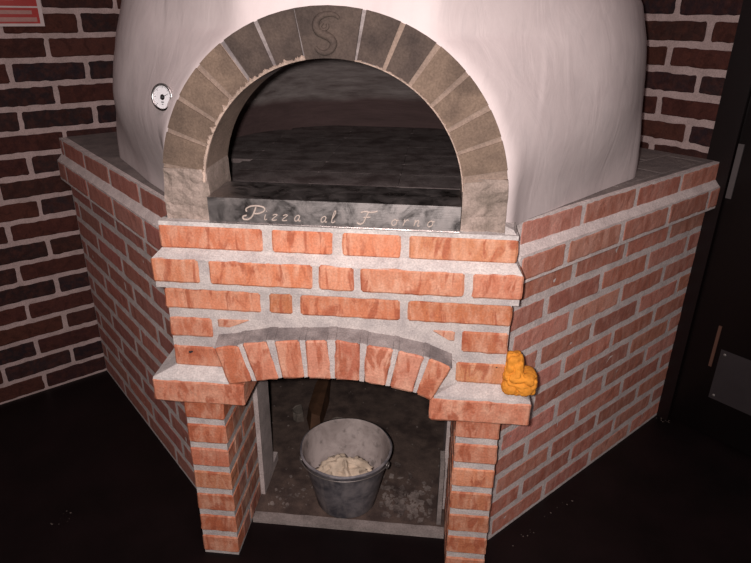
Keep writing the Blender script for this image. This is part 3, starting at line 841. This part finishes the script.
def rag():
    """orange cloth: a rounded lump on the corbel and a lobe squeezed up into the corner"""
    mb = MB()
    C1 = Vector((.8, .024, .637)); 
    def fld(p):
        a = p - Vector((.8045, .002, .630)); d1 = ((abs(a.x) / .0385) ** 4 + (abs(a.y) / .034) ** 3 + (abs(a.z) / .0275) ** 4) ** .27
        b = p - Vector((.7905, .004, .668)); d2 = ((abs(b.x) / .0195) ** 4 + (abs(b.y) / .026) ** 3 + (abs(b.z) / .032) ** 4) ** .27
        f = smin(d1 - 1, d2 - 1, .35)
        return f
    n = 80; vs = []; seg = 130; c0 = Vector((.794, .004, .640))
    for j in range(n + 1):
        t = PI * j / n
        for k in range(seg):
            a = 2 * PI * k / seg; d = Vector((math.sin(t) * math.cos(a), math.sin(t) * math.sin(a), math.cos(t)))
            lo, hi = 0, .12
            for _ in range(22):
                m_ = (lo + hi) / 2
                if fld(c0 + d * m_) < 0: lo = m_
                else: hi = m_
            p = c0 + d * lo
            fold = (.5 - abs(noise.noise(p * 42))) ** 3 * .06 + abs(noise.noise(p * 140 + Vector((3, 1, 2)))) * .004
            p = p - d * (fold - .003)
            p.z = max(p.z, .6035)
            vs.append(p)
    fs = [[j * seg + k, (j + 1) * seg + k, (j + 1) * seg + (k + 1) % seg, j * seg + (k + 1) % seg] for j in range(n) for k in range(seg)]
    mb.add(vs, fs, smooth=True); o = mb.build('cleaning_cloth', M['rag'], origin=(.8, .024, .607))
    tag(o, 'crumpled orange cloth on the right brick corbel beside the arch', 'cloth')
rag()

# upright board against the right pier
mb = MB(); mb.box((.648, .171, .004), (.6605, .232, .228), mi=0)
o = mb.build('upright_board', M['threshold'], origin=(.655, .2, .004)); tag(o, 'narrow grey board standing upright inside the niche against the right pier', 'board')

# wood offcut and pale chunks at the left inside of the niche
def chunk(name, c, s, rot, m, label, cat, group=None, seed=1):
    random.seed(seed); mb = MB(); R = Matrix.Rotation(rot, 3, 'Z'); vs = []
    for z in (0, 1):
        for k in range(7):
            a = 2 * PI * k / 7; w = random.uniform(.75, 1.1) * (1 if z == 0 else .86)
            sx = max(-1, min(1, 1.35 * math.cos(a))); sy = max(-1, min(1, 1.35 * math.sin(a)))
            p = R @ Vector((sx * s[0] * w, sy * s[1] * w, 0)); vs.append(Vector(c) + p + Vector((0, 0, z * s[2] * random.uniform(.8, 1.1))))
    mb.hexa(vs[:7], vs[7:]); o = mb.build(name, m, origin=c); tag(o, label, cat, group)
chunk('wood_offcut', (.19, .74, .004), (.035, .19, .05), .05, M['offcut'], 'long brown wooden offcut on the niche floor behind the bucket', 'wood', seed=2)
G = 'pale rubble pieces at the left of the niche'
chunk('rubble_piece', (.128, .64, .004), (.022, .03, .035), .3, M['pale_chunk'], 'small pale broken piece at the left of the niche, nearest the cheek', 'rubble', G, seed=3)
chunk('rubble_piece', (.12, .95, .004), (.035, .03, .04), -.4, M['pale_chunk'], 'larger pale broken piece farther back at the left of the niche', 'rubble', G, seed=4)
chunk('rubble_piece', (.285, .62, .004), (.028, .014, .02), .2, M['pale_chunk'], 'flat pale broken piece just behind the bucket on its left', 'rubble', G, seed=5)

def chips():
    random.seed(11); mb = MB()
    def chip(x, y, s, z0=.0045):
        a = random.uniform(0, PI); n = random.choice((4, 5, 6)); vs = []
        tilt = random.uniform(-.3, .3); el = random.uniform(.3, 1)
        for k in range(n):
            t = 2 * PI * k / n; px = math.cos(t) * s * random.uniform(.6, 1.2); py = math.sin(t) * s * el * random.uniform(.6, 1.2)
            vs.append(Vector((x + px * math.cos(a) - py * math.sin(a), y + px * math.sin(a) + py * math.cos(a), z0)))
        h = s * random.uniform(.15, .6)
        mb.hexa(vs, [v + Vector((0, 0, h + (v.x - x) * tilt)) for v in vs])
    def ok(x, y): return math.hypot(x - bc[0], y - bc[1]) > .11 and not (x > .640 and y < .42) and x > .125 + (0 if y < .41 else -.3) and not (.11 < x < .27 and y > .5)
    for _ in range(200):
        x, y = random.gauss(.55, .055), random.gauss(.245, .05)
        if .18 < y < .5 and x < .635 and ok(x, y): chip(x, y, random.uniform(.003, .014))
    for _ in range(190):
        x, y = random.uniform(-.1, .85), random.uniform(.19, 1.1)
        if ok(x, y) and not (y < .42 and (x < .13 or x > .63)): chip(x, y, random.uniform(.0015, .0055))
    for _ in range(40):
        x, y = random.gauss(.2, .04), random.gauss(.24, .05)
        if ok(x, y) and x > .13 and y > .18: chip(x, y, random.uniform(.002, .008))
    o = mb.build('rubble_chips', M['rubble']); tag(o, 'pale plaster and brick chips scattered over the niche floor', 'rubble', kind='stuff')
chips()
def dust():
    random.seed(5); mb = MB()
    def bit(x, y, s):
        vs = [(x + math.cos(k * 2 * PI / 5) * s * random.uniform(.5, 1.2), y + math.sin(k * 2 * PI / 5) * s * random.uniform(.5, 1.2), .0002) for k in range(5)]
        mb.hexa(vs, [(a, b, s * .3) for a, b, c in vs])
    for _ in range(9): bit(random.gauss(-.467, .012), random.gauss(.075, .022), random.uniform(.001, .0035))
    for _ in range(14):
        t = random.random(); bit(.80 + t * .3 + random.uniform(0, .02), .08 + t * .3 - random.uniform(.0, .02), random.uniform(.0008, .003))
    for _ in range(25): bit(random.uniform(.78, .86), random.uniform(-.03, .07), random.uniform(.0006, .002))
    for _ in range(20): bit(random.gauss(1.5, .01), random.gauss(.79, .01), random.uniform(.001, .003))
    o = mb.build('floor_crumbs', M['pale_chunk']); tag(o, 'fine mortar crumbs scattered on the dark floor around the oven', 'crumbs', kind='stuff')
dust()

# ------------------------------------------------------------------ light: the phone's own flash, and a weak overhead fill added for ambient light
cam_loc = Vector((.591, -1.2, 1.392))
la = bpy.data.lights.new('flash', 'AREA'); la.shape = 'DISK'; la.size = .03; la.energy = 23.5; la.color = (1, .93, .90)
lo_ = bpy.data.objects.new('flash', la); C.objects.link(lo_)
pitch, yaw, roll = .4166, -.0966, .0117
fw = Vector((math.sin(yaw) * math.cos(pitch), math.cos(yaw) * math.cos(pitch), -math.sin(pitch)))
rt = Vector((math.cos(yaw), -math.sin(yaw), 0)); up = rt.cross(fw)
r2 = rt * math.cos(roll) + up * math.sin(roll); u2 = -rt * math.sin(roll) + up * math.cos(roll)
Rm = Matrix((r2, u2, -fw)).transposed().to_4x4()
lo_.matrix_world = Matrix.Translation(cam_loc + r2 * -.04 + u2 * .012 - fw * .01) @ Rm
lb = bpy.data.lights.new('ambient_fill', 'AREA'); lb.shape = 'RECTANGLE'; lb.size = 1.2; lb.size_y = 1.2; lb.energy = 17; lb.color = (1, .77, .78)
lbo = bpy.data.objects.new('ambient_fill', lb); C.objects.link(lbo); lbo.location = (.6, -1.4, H - .03)
w = bpy.data.worlds.new('World'); SC.world = w; w.use_nodes = True
w.node_tree.nodes['Background'].inputs[0].default_value = (.02, .014, .015, 1); w.node_tree.nodes['Background'].inputs[1].default_value = 1

cd = bpy.data.cameras.new('Camera'); co = bpy.data.objects.new('Camera', cd); C.objects.link(co)
cd.sensor_width = 36; cd.lens = 608.13 / 751 * 36; cd.clip_start = .02
co.matrix_world = Matrix.Translation(cam_loc) @ Rm
SC.camera = co
vs_ = SC.view_settings; vs_.view_transform = 'Standard'; vs_.look = 'None'; vs_.gamma = 1; vs_.use_curve_mapping = False; vs_.exposure = 0
